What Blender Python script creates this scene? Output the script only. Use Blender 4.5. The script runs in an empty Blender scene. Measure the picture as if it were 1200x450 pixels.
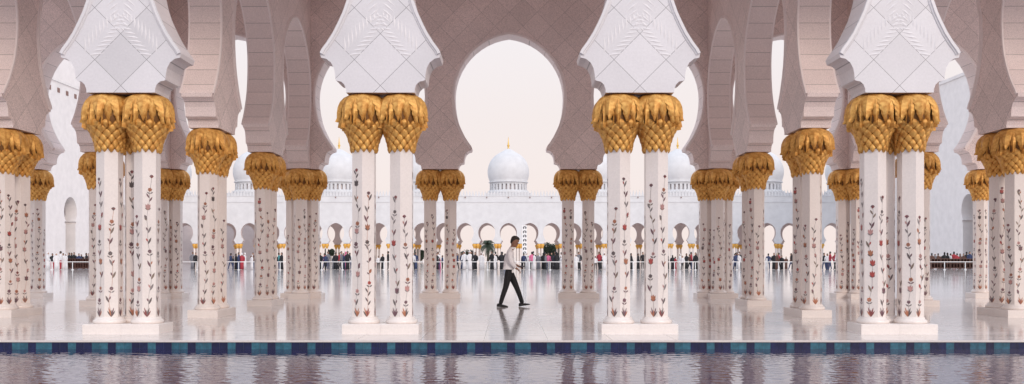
import bpy, bmesh, math, random
from mathutils import Vector, Matrix
from mathutils.geometry import tessellate_polygon

U = 0.014                      # one working unit in metres
R = math.radians
S = bpy.context.scene
COL = S.collection

# ------------------------------------------------------------------ camera
EYE = 88.0                     # eye height above the marble, in units
cam_d = bpy.data.cameras.new('camera')
cam = bpy.data.objects.new('camera', cam_d); COL.objects.link(cam)
cam.location = (-2.2*U, 0, EYE*U)
cam.rotation_euler = (R(90), 0, 0)
cam_d.sensor_width = 36; cam_d.lens = 36*1060/1200
cam_d.shift_x = 0.0037; cam_d.shift_y = 0.0637
cam_d.clip_end = 20000; cam_d.clip_start = 0.1
S.camera = cam

# ------------------------------------------------------------------ sky, sun, exposure
SUN_EL, SUN_AZ = 22.0, 150.0   # azimuth clockwise from +Y : behind the camera, to the right
W = bpy.data.worlds.new('World'); S.world = W; W.use_nodes = True
nt = W.node_tree; nt.nodes.clear()
wo = nt.nodes.new('ShaderNodeOutputWorld'); bg = nt.nodes.new('ShaderNodeBackground')
sky = nt.nodes.new('ShaderNodeTexSky'); sky.sky_type = 'NISHITA'; sky.sun_disc = False
sky.sun_elevation = R(SUN_EL); sky.sun_rotation = R(SUN_AZ)
sky.air_density = 1.0; sky.dust_density = 3.0; sky.ozone_density = 1.0
geo = nt.nodes.new('ShaderNodeTexCoord'); sep = nt.nodes.new('ShaderNodeSeparateXYZ')
nt.links.new(geo.outputs['Generated'], sep.inputs[0])
rmp = nt.nodes.new('ShaderNodeValToRGB')
nt.links.new(sep.outputs['Z'], rmp.inputs[0])
e = rmp.color_ramp.elements
def skc(r, g_, b_): return (r/1.6, g_/1.6, b_/1.6, 1)
e[0].position = 0.0; e[0].color = skc(.94, .81, .77)
e[1].position = 1.0; e[1].color = skc(1.08, 1.2, 1.42)
n1 = e.new(0.15); n1.color = skc(.92, .83, .81)
n2 = e.new(0.28); n2.color = skc(.92, .88, .90)
n3 = e.new(0.5); n3.color = skc(1.04, 1.1, 1.24)
mul = nt.nodes.new('ShaderNodeMixRGB'); mul.blend_type = 'MULTIPLY'; mul.inputs[0].default_value = 1
mul.inputs[2].default_value = (14.4, 14.4, 14.4, 1)
nt.links.new(rmp.outputs[0], mul.inputs[1])
mx = nt.nodes.new('ShaderNodeMixRGB'); mx.inputs[0].default_value = 0.93
nt.links.new(sky.outputs[0], mx.inputs[1]); nt.links.new(mul.outputs[0], mx.inputs[2])
nt.links.new(mx.outputs[0], bg.inputs[0]); bg.inputs[1].default_value = 0.1
nt.links.new(bg.outputs[0], wo.inputs[0])
sl = bpy.data.lights.new('sun', 'SUN'); sl.energy = 1.1; sl.angle = R(16); sl.color = (1.0, 0.85, 0.75)
so = bpy.data.objects.new('sun', sl); COL.objects.link(so)
d = Vector((math.sin(R(SUN_AZ))*math.cos(R(SUN_EL)), math.cos(R(SUN_AZ))*math.cos(R(SUN_EL)), math.sin(R(SUN_EL))))
so.rotation_euler = d.to_track_quat('Z', 'Y').to_euler()
S.view_settings.view_transform = 'Standard'; S.view_settings.look = 'None'
S.view_settings.exposure = 0.22; S.view_settings.gamma = 1.0
S.view_settings.use_curve_mapping = False
S.render.engine = 'CYCLES'
S.cycles.max_bounces = 10; S.cycles.diffuse_bounces = 8; S.cycles.glossy_bounces = 4
S.cycles.caustics_reflective = False; S.cycles.caustics_refractive = False

# ------------------------------------------------------------------ material helpers
def new_mat(name):
    m = bpy.data.materials.new(name); m.use_nodes = True
    n = m.node_tree; b = n.nodes['Principled BSDF']
    return m, n, b

def N(n, t, **k):
    x = n.nodes.new(t)
    for a, v in k.items(): setattr(x, a, v)
    return x

def math_n(n, op, a, b=None, c=None):
    x = n.nodes.new('ShaderNodeMath'); x.operation = op
    for i, v in enumerate((a, b, c)):
        if v is None: continue
        if isinstance(v, (int, float)): x.inputs[i].default_value = v
        else: n.links.new(v, x.inputs[i])
    return x.outputs[0]

def plain(name, col, rough=0.6, metal=0.0, var=0.06, scale=6.0, bump=0.0, bscale=60):
    m, n, b = new_mat(name)
    tc = N(n, 'ShaderNodeTexCoord'); no = N(n, 'ShaderNodeTexNoise')
    no.inputs['Scale'].default_value = scale; no.inputs['Detail'].default_value = 5
    n.links.new(tc.outputs['Object'], no.inputs['Vector'])
    r = N(n, 'ShaderNodeValToRGB'); n.links.new(no.outputs['Fac'], r.inputs[0])
    lo = [max(0, c*(1-var)) for c in col]; hi = [min(1, c*(1+var)) for c in col]
    r.color_ramp.elements[0].position = .3; r.color_ramp.elements[1].position = .7
    r.color_ramp.elements[0].color = (*lo, 1); r.color_ramp.elements[1].color = (*hi, 1)
    n.links.new(r.outputs[0], b.inputs['Base Color'])
    b.inputs['Roughness'].default_value = rough; b.inputs['Metallic'].default_value = metal
    if bump:
        n2 = N(n, 'ShaderNodeTexNoise'); n2.inputs['Scale'].default_value = bscale; n2.inputs['Detail'].default_value = 3
        n.links.new(tc.outputs['Object'], n2.inputs['Vector'])
        bp = N(n, 'ShaderNodeBump'); bp.inputs['Strength'].default_value = bump; bp.inputs['Distance'].default_value = .01
        n.links.new(n2.outputs['Fac'], bp.inputs['Height']); n.links.new(bp.outputs[0], b.inputs['Normal'])
    return m

def stone(name, col, speck=0.08, joint=None, pitch=60*U, jw=0.008, jcol=0.45, rough=0.5, grain=2.2, offx=0.0, offz=0.0):
    """marble or terrazzo cladding: cloudy tone, fine grain, and cut joints (diagonal lozenges, or level courses)"""
    m, n, b = new_mat(name)
    tc = N(n, 'ShaderNodeTexCoord'); sp = N(n, 'ShaderNodeSeparateXYZ')
    n.links.new(tc.outputs['Object'], sp.inputs[0])
    big = N(n, 'ShaderNodeTexNoise'); big.inputs['Scale'].default_value = 0.9; big.inputs['Detail'].default_value = 6
    n.links.new(tc.outputs['Object'], big.inputs['Vector'])
    fine = N(n, 'ShaderNodeTexNoise'); fine.inputs['Scale'].default_value = 26*grain/2.2; fine.inputs['Detail'].default_value = 4
    fine.inputs['Roughness'].default_value = .75
    n.links.new(tc.outputs['Object'], fine.inputs['Vector'])
    r1 = N(n, 'ShaderNodeMapRange'); n.links.new(big.outputs['Fac'], r1.inputs[0])
    r1.inputs[1].default_value = .3; r1.inputs[2].default_value = .7; r1.inputs[3].default_value = .94; r1.inputs[4].default_value = 1.05
    r2 = N(n, 'ShaderNodeMapRange'); n.links.new(fine.outputs['Fac'], r2.inputs[0])
    r2.inputs[1].default_value = .3; r2.inputs[2].default_value = .7; r2.inputs[3].default_value = 1-speck*1.6; r2.inputs[4].default_value = 1+speck
    tone = math_n(n, 'MULTIPLY', r1.outputs[0], r2.outputs[0])
    if joint:
        x, y, z = sp.outputs
        if joint == 'diag':
            zz = math_n(n, 'ADD', z, offz); xx = math_n(n, 'ADD', x, offx)
            lines = [math_n(n, 'ADD', xx, zz), math_n(n, 'SUBTRACT', xx, zz)]
        elif joint == 'course':
            lines = [math_n(n, 'ADD', z, offz)]
        else:
            lines = [math_n(n, 'ADD', x, offx), math_n(n, 'ADD', y, offz)]
        ms = []; ids = []
        for L in lines:
            q = math_n(n, 'DIVIDE', L, pitch)
            f = math_n(n, 'FRACT', math_n(n, 'ADD', q, 1000.0))
            ids.append(math_n(n, 'FLOOR', q))
            dd = math_n(n, 'MINIMUM', f, math_n(n, 'SUBTRACT', 1.0, f))
            ms.append(math_n(n, 'LESS_THAN', dd, jw/pitch/2))
        jm = ms[0] if len(ms) == 1 else math_n(n, 'MAXIMUM', ms[0], ms[1])
        wn = N(n, 'ShaderNodeTexWhiteNoise'); wn.noise_dimensions = '2D'
        cb = N(n, 'ShaderNodeCombineXYZ'); n.links.new(ids[0], cb.inputs[0])
        if len(ids) > 1: n.links.new(ids[1], cb.inputs[1])
        n.links.new(cb.outputs[0], wn.inputs['Vector'])
        r3 = N(n, 'ShaderNodeMapRange'); n.links.new(wn.outputs['Value'], r3.inputs[0])
        r3.inputs[3].default_value = .91; r3.inputs[4].default_value = 1.04
        tone = math_n(n, 'MULTIPLY', tone, r3.outputs[0])
        tone = math_n(n, 'MULTIPLY', tone, math_n(n, 'SUBTRACT', 1.0, math_n(n, 'MULTIPLY', jm, 1-jcol)))
    vm = N(n, 'ShaderNodeVectorMath'); vm.operation = 'SCALE'; vm.inputs[0].default_value = col
    n.links.new(tone, vm.inputs['Scale']); n.links.new(vm.outputs[0], b.inputs['Base Color'])
    b.inputs['Roughness'].default_value = rough
    bp = N(n, 'ShaderNodeBump'); bp.inputs['Strength'].default_value = .25; bp.inputs['Distance'].default_value = .004
    n.links.new(tone, bp.inputs['Height']); n.links.new(bp.outputs[0], b.inputs['Normal'])
    return m

OFFZ = -((285+29.8)*U)               # a lozenge corner stands 285 units above the floor
M = {}
M['facade'] = stone('white_marble_facade', (.77, .755, .775), .04, 'diag', 59.6*U, .011, .42, .45, offz=OFFZ)
M['hall'] = stone('shade_tinted_speckled_marble', (.86, .73, .695), .24, 'diag', 59.6*U, .013, .6, .6, grain=4, offz=OFFZ)  # white marble with the shaded hall's warm tint put into its colour
M['soffit'] = stone('coursed_stone', (.88, .76, .73), .18, 'course', 24*U, .012, .55, .6, grain=5)  # hall copy of the coursed marble, same shade tint in the colour
M['soffit_w'] = stone('coursed_white_marble', (.76, .70, .69), .05, 'course', 24*U, .012, .6, .5)
M['mould'] = stone('moulded_marble', (.88, .79, .77), .05, rough=.45)  # hall copy of the moulded marble, tinted like the shaded walls
M['mould_w'] = stone('moulded_white_marble', (.80, .78, .79), .03, rough=.45)
M['shaft'] = stone('polished_white_marble', (.83, .765, .725), .04, rough=.22)
M['plinth'] = stone('plinth_marble', (.81, .75, .715), .04, rough=.3)
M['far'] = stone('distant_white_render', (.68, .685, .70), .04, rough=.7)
M['wing'] = stone('sunlit_wing_render', (.80, .77, .765), .03, rough=.7)  # paler copy of the distant render, sunlit brightness put into its colour
M['far_sof'] = stone('distant_shade_tinted_soffit', (.68, .60, .585), .05, rough=.7)  # mauve of the shaded arch undersides put into the colour
M['far_hall'] = stone('distant_shade_tinted_render', (.66, .575, .56), .06, rough=.7)  # inner faces of the distant render, their shade tint painted in
M['ceiling'] = plain('plastered_ceiling', (.86, .77, .73), .8)
M['white'] = plain('white_paint', (.8, .8, .8), .45)
M['dark'] = plain('dark_gloss', (.05, .05, .06), .3)  # near-black gloss of the banner lettering and the phone
M['window'] = plain('window_frame_brown', (.22, .12, .10), .5)
M['wood'] = plain('dark_stained_wood', (.10, .045, .035), .5, var=.3)
M['lowwall'] = plain('finial_gold', (.75, .48, .13), .35, .6)

def gold():
    m, n, b = new_mat('gilded_leaf')
    tc = N(n, 'ShaderNodeTexCoord')
    no = N(n, 'ShaderNodeTexNoise'); no.inputs['Scale'].default_value = 14; no.inputs['Detail'].default_value = 6
    n.links.new(tc.outputs['Object'], no.inputs['Vector'])
    r = N(n, 'ShaderNodeValToRGB'); n.links.new(no.outputs['Fac'], r.inputs[0])
    r.color_ramp.elements[0].position = .32; r.color_ramp.elements[0].color = (.56, .25, .05, 1)
    r.color_ramp.elements[1].position = .66; r.color_ramp.elements[1].color = (.86, .50, .14, 1)
    n.links.new(r.outputs[0], b.inputs['Base Color'])
    b.inputs['Metallic'].default_value = .38; b.inputs['Roughness'].default_value = .52
    mp = N(n, 'ShaderNodeMapping'); mp.inputs['Scale'].default_value = (80, 80, 12)
    n.links.new(tc.outputs['Object'], mp.inputs[0])
    n2 = N(n, 'ShaderNodeTexNoise'); n2.inputs['Scale'].default_value = 1; n2.inputs['Detail'].default_value = 3
    n.links.new(mp.outputs[0], n2.inputs['Vector'])
    bp = N(n, 'ShaderNodeBump'); bp.inputs['Strength'].default_value = .45; bp.inputs['Distance'].default_value = .01
    n.links.new(n2.outputs['Fac'], bp.inputs['Height']); n.links.new(bp.outputs[0], b.inputs['Normal'])
    return m
M['gold'] = gold()
M['crevice_shade'] = plain('crevice_shade_brown', (.20, .085, .018), .6, .2)  # capital core: shade between scales and leaves put in as dark brown

def floor_mat():
    m, n, b = new_mat('polished_marble_floor')
    tc = N(n, 'ShaderNodeTexCoord'); sp = N(n, 'ShaderNodeSeparateXYZ'); n.links.new(tc.outputs['Object'], sp.inputs[0])
    x, y, _ = sp.outputs
    ms = []; ids = []
    for L, p, off, w in ((x, 68*U, 28*U, .013), (y, 68*U, 3*U, .030)):
        q = math_n(n, 'DIVIDE', math_n(n, 'ADD', L, off), p); f = math_n(n, 'FRACT', math_n(n, 'ADD', q, 5000.0))
        ids.append(math_n(n, 'FLOOR', q))
        dd = math_n(n, 'MINIMUM', f, math_n(n, 'SUBTRACT', 1.0, f)); ms.append(math_n(n, 'LESS_THAN', dd, w/p/2))
    jm = math_n(n, 'MAXIMUM', ms[0], ms[1])
    cb = N(n, 'ShaderNodeCombineXYZ'); n.links.new(ids[0], cb.inputs[0]); n.links.new(ids[1], cb.inputs[1])
    wn = N(n, 'ShaderNodeTexWhiteNoise'); wn.noise_dimensions = '2D'; n.links.new(cb.outputs[0], wn.inputs['Vector'])
    no = N(n, 'ShaderNodeTexNoise'); no.inputs['Scale'].default_value = 1.3; no.inputs['Detail'].default_value = 8
    no.inputs['Distortion'].default_value = 1.2
    n.links.new(tc.outputs['Object'], no.inputs['Vector'])
    r1 = N(n, 'ShaderNodeMapRange'); n.links.new(no.outputs['Fac'], r1.inputs[0])
    r1.inputs[1].default_value = .3; r1.inputs[2].default_value = .7; r1.inputs[3].default_value = .9; r1.inputs[4].default_value = 1.05
    r2 = N(n, 'ShaderNodeMapRange'); n.links.new(wn.outputs['Value'], r2.inputs[0]); r2.inputs[3].default_value = .89; r2.inputs[4].default_value = 1.04
    t = math_n(n, 'MULTIPLY', r1.outputs[0], r2.outputs[0])
    t = math_n(n, 'MULTIPLY', t, math_n(n, 'SUBTRACT', 1.0, math_n(n, 'MULTIPLY', jm, .72)))
    # winding floral inlay lines out in the open courtyard
    nv = N(n, 'ShaderNodeTexNoise'); nv.inputs['Scale'].default_value = .22; nv.inputs['Detail'].default_value = 2; nv.inputs['Distortion'].default_value = 2.5
    n.links.new(tc.outputs['Object'], nv.inputs['Vector'])
    dv = math_n(n, 'ABSOLUTE', math_n(n, 'SUBTRACT', nv.outputs['Fac'], .5))
    vine = math_n(n, 'MULTIPLY', math_n(n, 'LESS_THAN', dv, .012), math_n(n, 'GREATER_THAN', y, 2150*U))
    vine = math_n(n, 'MULTIPLY', vine, math_n(n, 'LESS_THAN', y, 6000*U))
    t = math_n(n, 'MULTIPLY', t, math_n(n, 'SUBTRACT', 1.0, math_n(n, 'MULTIPLY', vine, .6)))
    vm = N(n, 'ShaderNodeVectorMath'); vm.operation = 'SCALE'; vm.inputs[0].default_value = (.73, .685, .665)
    n.links.new(t, vm.inputs['Scale']); n.links.new(vm.outputs[0], b.inputs['Base Color'])
    r3 = N(n, 'ShaderNodeMapRange'); n.links.new(no.outputs['Fac'], r3.inputs[0]); r3.inputs[3].default_value = .04; r3.inputs[4].default_value = .14
    n.links.new(r3.outputs[0], b.inputs['Roughness'])
    # slabs never lie perfectly true: a faint tilt and waviness breaks the mirror image
    n3 = N(n, 'ShaderNodeTexNoise'); n3.inputs['Scale'].default_value = 3.0; n3.inputs['Detail'].default_value = 2
    n.links.new(tc.outputs['Object'], n3.inputs['Vector'])
    bp = N(n, 'ShaderNodeBump'); bp.inputs['Strength'].default_value = .12; bp.inputs['Distance'].default_value = .004
    n.links.new(n3.outputs['Fac'], bp.inputs['Height']); n.links.new(bp.outputs[0], b.inputs['Normal'])
    b.inputs['IOR'].default_value = 1.75
    return m
M['floor'] = floor_mat()

def water_mat():
    m, n, b = new_mat('rippled_pool_water')
    b.inputs['Base Color'].default_value = (.02, .018, .075, 1)
    b.inputs['Specular Tint'].default_value = (.86, .88, 1, 1)
    b.inputs['Roughness'].default_value = .02; b.inputs['IOR'].default_value = 2.05
    tc = N(n, 'ShaderNodeTexCoord')
    mp = N(n, 'ShaderNodeMapping'); mp.inputs['Scale'].default_value = (.75, 1.0, 1)
    n.links.new(tc.outputs['Object'], mp.inputs[0])
    a = N(n, 'ShaderNodeTexNoise'); a.inputs['Scale'].default_value = 9; a.inputs['Detail'].default_value = 5; a.inputs['Roughness'].default_value = .62
    c = N(n, 'ShaderNodeTexNoise'); c.inputs['Scale'].default_value = 2.5; c.inputs['Detail'].default_value = 2
    n.links.new(mp.outputs[0], a.inputs['Vector']); n.links.new(mp.outputs[0], c.inputs['Vector'])
    h = math_n(n, 'ADD', math_n(n, 'MULTIPLY', a.outputs['Fac'], .0008), math_n(n, 'MULTIPLY', c.outputs['Fac'], .0004))
    bp = N(n, 'ShaderNodeBump'); bp.inputs['Strength'].default_value = 1.0; bp.inputs['Distance'].default_value = 1.0
    n.links.new(h, bp.inputs['Height']); n.links.new(bp.outputs[0], b.inputs['Normal'])
    return m
M['water'] = water_mat()

# ------------------------------------------------------------------ object helpers
def tag(o, label=None, cat=None, group=None, kind=None):
    if label: o['label'] = label
    if cat: o['category'] = cat
    if group: o['group'] = group
    if kind: o['kind'] = kind
    return o

def mesh_obj(name, me, parent=None, loc=(0, 0, 0), rz=0):
    o = bpy.data.objects.new(name, me); COL.objects.link(o)
    o.parent = parent; o.location = loc; o.rotation_euler = (0, 0, rz)
    return o

def empty(name, loc=(0, 0, 0), rz=0):
    o = bpy.data.objects.new(name, None); COL.objects.link(o)
    o.location = loc; o.rotation_euler = (0, 0, rz); o.empty_display_size = .2
    return o

def copy_tree(o, parent=None):
    c = o.copy(); COL.objects.link(c); c.parent = parent
    for ch in list(o.children): copy_tree(ch, c)
    return c

class MB:
    """collects faces, with a material index for each"""
    def __init__(s): s.v = []; s.f = []; s.m = []; s.sm = []
    def add(s, vs, fs, mi=0, smooth=False):
        b = len(s.v); s.v += [tuple(p) for p in vs]
        for f in fs: s.f.append(tuple(i+b for i in f)); s.m.append(mi); s.sm.append(smooth)
    def box(s, x0, x1, y0, y1, z0, z1, mi=0):
        vs = [(x, y, z) for z in (z0, z1) for y in (y0, y1) for x in (x0, x1)]
        s.add(vs, [(0, 2, 3, 1), (4, 5, 7, 6), (0, 1, 5, 4), (2, 6, 7, 3), (0, 4, 6, 2), (1, 3, 7, 5)], mi)
    def loft(s, rings, mi=0, cap=True, smooth=True):
        """rings: lists of points, equal counts"""
        n = len(rings[0]); vs = [p for r in rings for p in r]; fs = []
        for k in range(len(rings)-1):
            for i in range(n):
                j = (i+1) % n
                fs.append((k*n+i, k*n+j, (k+1)*n+j, (k+1)*n+i))
        s.add(vs, fs, mi, smooth)
        if cap:
            b = len(s.v)-len(vs)
            s.f.append(tuple(b+i for i in reversed(range(n)))); s.m.append(mi); s.sm.append(False)
            s.f.append(tuple(b+(len(rings)-1)*n+i for i in range(n))); s.m.append(mi); s.sm.append(False)
    def lathe(s, prof, seg=24, mi=0, cx=0, cy=0, smooth=True, cap=True, a0=0):
        s.loft([[(cx+r*math.cos(a0+2*math.pi*i/seg), cy+r*math.sin(a0+2*math.pi*i/seg), z) for i in range(seg)] for r, z in prof], mi, cap, smooth)
    def build_mesh(s, name, mats, sc=1.0):
        me = bpy.data.meshes.new(name)
        me.from_pydata([(x*sc, y*sc, z*sc) for x, y, z in s.v], [], s.f)
        for m in mats: me.materials.append(m)
        me.polygons.foreach_set('material_index', s.m); me.polygons.foreach_set('use_smooth', s.sm)
        me.update(); return me
    def build(s, name, mats, parent=None, sc=1.0, loc=(0, 0, 0), rz=0):
        if not isinstance(mats, (list, tuple)): mats = [mats]
        return mesh_obj(name, s.build_mesh(name, mats, sc), parent, loc, rz)

def bevel(o, w, seg=2):
    b = o.modifiers.new('bevel', 'BEVEL'); b.width = w; b.segments = seg; b.limit_method = 'ANGLE'; b.angle_limit = R(40)

# ------------------------------------------------------------------ ground, pool
EDGE = 956.0
FAR = 12600.0
g = MB()
BX = 600000
g.add([(-BX, EDGE, 0), (BX, EDGE, 0), (BX, BX, 0), (-BX, BX, 0)], [(0, 1, 2, 3)])
g.add([(-BX, -BX, 0), (BX, -BX, 0), (BX, -300, 0), (-BX, -300, 0)], [(0, 1, 2, 3)])
g.add([(-BX, -300, 0), (-6000, -300, 0), (-6000, EDGE, 0), (-BX, EDGE, 0)], [(0, 1, 2, 3)])
g.add([(6000, -300, 0), (BX, -300, 0), (BX, EDGE, 0), (6000, EDGE, 0)], [(0, 1, 2, 3)])
tag(g.build('marble_ground', M['floor'], sc=U), kind='structure')
import numpy as np
def pool():
    # rippled surface: many small crossing wave trains on a fine grid, calm and plain farther out
    x0, x1, y0, y1, st = -640.0, 640.0, 660.0, EDGE-.5, 1.05
    nx, ny = int((x1-x0)/st)+1, int((y1-y0)/st)+1
    gx, gy = np.meshgrid(np.linspace(x0, x1, nx), np.linspace(y0, y1, ny))
    rs = np.random.RandomState(5); h = np.zeros_like(gx)
    for q in range(54):
        lam = 3.9*(5.0**rs.rand()); th = rs.normal(math.pi/2, .65)
        k = 2*math.pi/lam; slope = .0068*(.55+.9*rs.rand())
        wx, wy = rs.normal(0, 1, 2)
        ph = rs.rand()*6.3+1.6*np.sin(gx/(90+60*rs.rand())+wx)+1.4*np.sin(gy/(70+50*rs.rand())+wy)
        h += slope/k*np.sin(k*(gx*math.cos(th)+gy*math.sin(th))+ph)
    h *= 1+.35*np.sin(gx/113.0+gy/71.0)
    edge = np.minimum(np.minimum(gx-x0, x1-gx), gy-y0); h *= np.clip(edge/30, 0, 1)
    V = np.stack([gx, gy, h-9.1], -1).reshape(-1, 3)*U
    idx = np.arange(nx*ny).reshape(ny, nx)
    F = np.stack([idx[:-1, :-1], idx[:-1, 1:], idx[1:, 1:], idx[1:, :-1]], -1).reshape(-1, 4)
    n0 = len(V); xs_ = (-6000, x0, x1, 6000); ys_ = (-300, y0, y1)
    E_ = [(x*U, y*U, -9.1*U) for y in ys_ for x in xs_]
    Fo = [(a+4*b, a+1+4*b, a+5+4*b, a+4+4*b) for b in range(2) for a in range(3) if not (a == 1 and b == 1)]
    me = bpy.data.meshes.new('pool_water')
    me.from_pydata(V.tolist()+E_, [], F.tolist()+[tuple(n0+i for i in f) for f in Fo])
    me.polygons.foreach_set('use_smooth', [True]*len(me.polygons)); me.materials.append(M['water']); me.update()
    return tag(mesh_obj('pool_water', me), kind='structure')
pool()
# the marble lip and the tiled pool wall under it
lip = MB(); lip.box(-6000, 6000, EDGE-2.5, EDGE-0.2, -1.6, 0.25)
lo = lip.build('pool_coping', M['plinth'], sc=U); tag(lo, kind='structure')
tl = MB()
unit = 8.43; pat = 'TDDTTDTTDD'
x = -2400.0 - 6.0; k = 0
c_t, c_d = 0, 2
rt = random.Random(4)
while x < 2400:
    t = pat[k % 10] == 'T'
    for row in range(2):
        z1 = -1.7-row*unit; z0 = z1-unit+.22
        mi = (0 if rt.random() < .6 else 1) if t else (2 if rt.random() < .6 else 3)
        tl.add([(x+.12, EDGE-.9, z0), (x+unit-.12, EDGE-.9, z0), (x+unit-.12, EDGE-.9, z1), (x+.12, EDGE-.9, z1)], [(0, 1, 2, 3)], mi)
    x += unit; k += 1
tl.box(-6000, 6000, EDGE-.6, EDGE+6, -60, -1.6, 4)
M['teal'] = plain('teal_glazed_tile', (.03, .125, .185), .25, var=.25, scale=20)
M['teal2'] = plain('pale_teal_glazed_tile', (.04, .155, .22), .25, var=.25, scale=20)
M['navy'] = plain('navy_glazed_tile', (.007, .014, .062), .25, var=.3, scale=20)
M['navy2'] = plain('deep_blue_glazed_tile', (.009, .018, .078), .25, var=.3, scale=20)
M['grout'] = plain('grey_grout', (.10, .12, .16), .8)
tag(tl.build('pool_edge_tiles', [M['teal'], M['teal2'], M['navy'], M['navy2'], M['grout']], sc=U), kind='structure')

# ------------------------------------------------------------------ arch profile (half bay, from springer up to the crown)
SPR = [(39.5, 189), (39.7, 193), (41.5, 198), (45, 201.5), (50, 202.6), (51.8, 203.8), (52.3, 210), (53.6, 217), (57, 223.5), (62.5, 227.8),
       (68.6, 229.2), (69.8, 234.5), (67.5, 239), (61.5, 247), (54.5, 258), (48.5, 270), (43, 282), (38.5, 295), (35, 311), (32.8, 328), (32, 345)]
def crown(n=12):
    pts = []
    for i in range(1, n+1):
        a = i/n*math.acos(14.8/132.8)           # two-centred: a slight point at the top
        pts.append((150-(132.8*math.cos(a)-14.8), 345+132.8*math.sin(a)))
    return pts
HALF = [(c, h+EYE) for c, h in SPR+crown()]          # c measured from the pier's centre line, up to c = 150
def bay_curve(a, b):
    """arch between pier centres a and b along the wall, left springer to right springer"""
    s = (b-a)/300.0; L = []
    k = [(c if c < 100 else c) for c, _ in HALF]
    for (c, h) in HALF: L.append((a+(c if abs(s-1) < .001 else c+(c/150.0)*((b-a)/2-150)), h))
    Rr = [(b-(p[0]-a), p[1]) for p in reversed(L[:-1])]
    return L+Rr

def arch_wall(name, piers, top, thick, mats, label, cat='arcade wall', ends=(39.5, 39.5), loc=(0, 0, 0), rz=0, group=None, mould=True, mould_mat=None, sides=(1, -1), frame_of=None):
    """wall carried by the piers: local x runs along the wall, y is its thickness"""
    root = empty(name, loc, rz); tag(root, label, cat, group, 'thing')
    P = [(piers[0]-ends[0], EYE+189)]
    for a, b in zip(piers[:-1], piers[1:]): P += bay_curve(a, b)
    P.append((piers[-1]+ends[1], EYE+189)); P += [(piers[-1]+ends[1], top), (piers[0]-ends[0], top)]
    tris = tessellate_polygon([[Vector((x, z, 0)) for x, z in P]])
    n = len(P); mb = MB(); h = thick/2
    area = sum(P[i][0]*P[(i+1) % n][1]-P[(i+1) % n][0]*P[i][1] for i in range(n))
    def orient(t):
        a, b, c = (P[i] for i in t); s = (b[0]-a[0])*(c[1]-a[1])-(c[0]-a[0])*(b[1]-a[1])
        return t if s > 0 else (t[0], t[2], t[1])
    T = [orient(t) for t in tris]
    mb.add([(x, -h, z) for x, z in P], T, 0)
    mb.add([(x, h, z) for x, z in P], [tuple(reversed(t)) for t in T], 1)
    vs = [(x, -h, z) for x, z in P]+[(x, h, z) for x, z in P]
    fs = []
    for i in range(n):
        j = (i+1) % n
        fs.append((i, n+i, n+j, j) if area > 0 else (i, j, n+j, n+i))
    mb.add(vs, fs, 2)
    mb.build('wall', mats, root, U)
    if mould:
        # raised border that follows each arch on both faces
        cache = {}
        for a, b in zip(piers[:-1], piers[1:]):
            key = round(b-a, 1)
            if key not in cache:
                mm = MB(); C = bay_curve(0, b-a)[11:-11]
                nn = []
                for i in range(len(C)):
                    p, q = C[max(0, i-1)], C[min(len(C)-1, i+1)]
                    dx, dz = q[0]-p[0], q[1]-p[1]; l = math.hypot(dx, dz) or 1
                    nn.append((-dz/l, dx/l))
                for s in sides:
                    out = []
                    for (x, z), (nx, nz) in zip(C, nn):
                        out.append([(x+nx*.25, s*(h-.3), z+nz*.25), (x+nx*.25, s*(h+2.6), z+nz*.25), (x+nx*3.6, s*(h+2.6), z+nz*3.6), (x+nx*4.2, s*(h+1.3), z+nz*4.2), (x+nx*5.6, s*(h+1.0), z+nz*5.6), (x+nx*6.6, s*(h-.3), z+nz*6.6)])
                    mm.loft(out, 0, True, False)
                cache[key] = mm.build_mesh('arch_moulding', [mould_mat])
                cache[key].transform(Matrix.Scale(U, 4))
            mesh_obj('arch_moulding', cache[key], root, (a*U, 0, 0))
    return root

TOP = 668.0
Y0, Y1, Y2, Y3 = 1060.0, 1360.0, 1660.0, 1960.0
TH = 44.0
front = arch_wall('arcade_wall', [-1043, -745, -447, -149, 149, 447, 745, 1043], TOP, TH, [M['facade'], M['hall'], M['soffit_w']],
          'white marble arcade wall with carved palm fronds nearest the pool', loc=(0, Y0*U, 0), mould_mat=M['mould_w'])
back = arch_wall('arcade_wall', [-1341, -1043, -745, -447, -149, 149, 447, 745, 1043, 1341], TOP, TH, [M['hall'], M['facade'], M['soffit']],
          'shaded marble arcade wall behind the walking man, its middle arch framing the dome', loc=(0, Y3*U, 0), mould_mat=M['mould'])
for sx, side in ((-1, 'left'), (1, 'right')):
    for X, nm in ((447, 'inner'), (747, 'outer')):
        # runs in depth between the two long walls
        mt = [M['hall'], M['hall'], M['soffit']]
        arch_wall('arcade_wall', [0, 300, 600, 900], TOP, TH, mt,
                  f'{nm} shaded arcade wall running away from the pool on the {side} side', ends=(-22.3, -22.3),
                  loc=(sx*X*U, Y0*U, 0), rz=R(90), mould_mat=M['mould'])
# springers: the short block over the third column of the corner clusters is part of the side walls above (their first bay begins there)
rf = MB(); rf.box(-1375, 1375, Y0-21, Y3+21, TOP+.5, TOP+60)
r_ = rf.build('hall_roof', M['ceiling'], sc=U); tag(r_, 'flat roof slab closing the arcade hall over the columns', 'roof', kind='thing')

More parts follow.
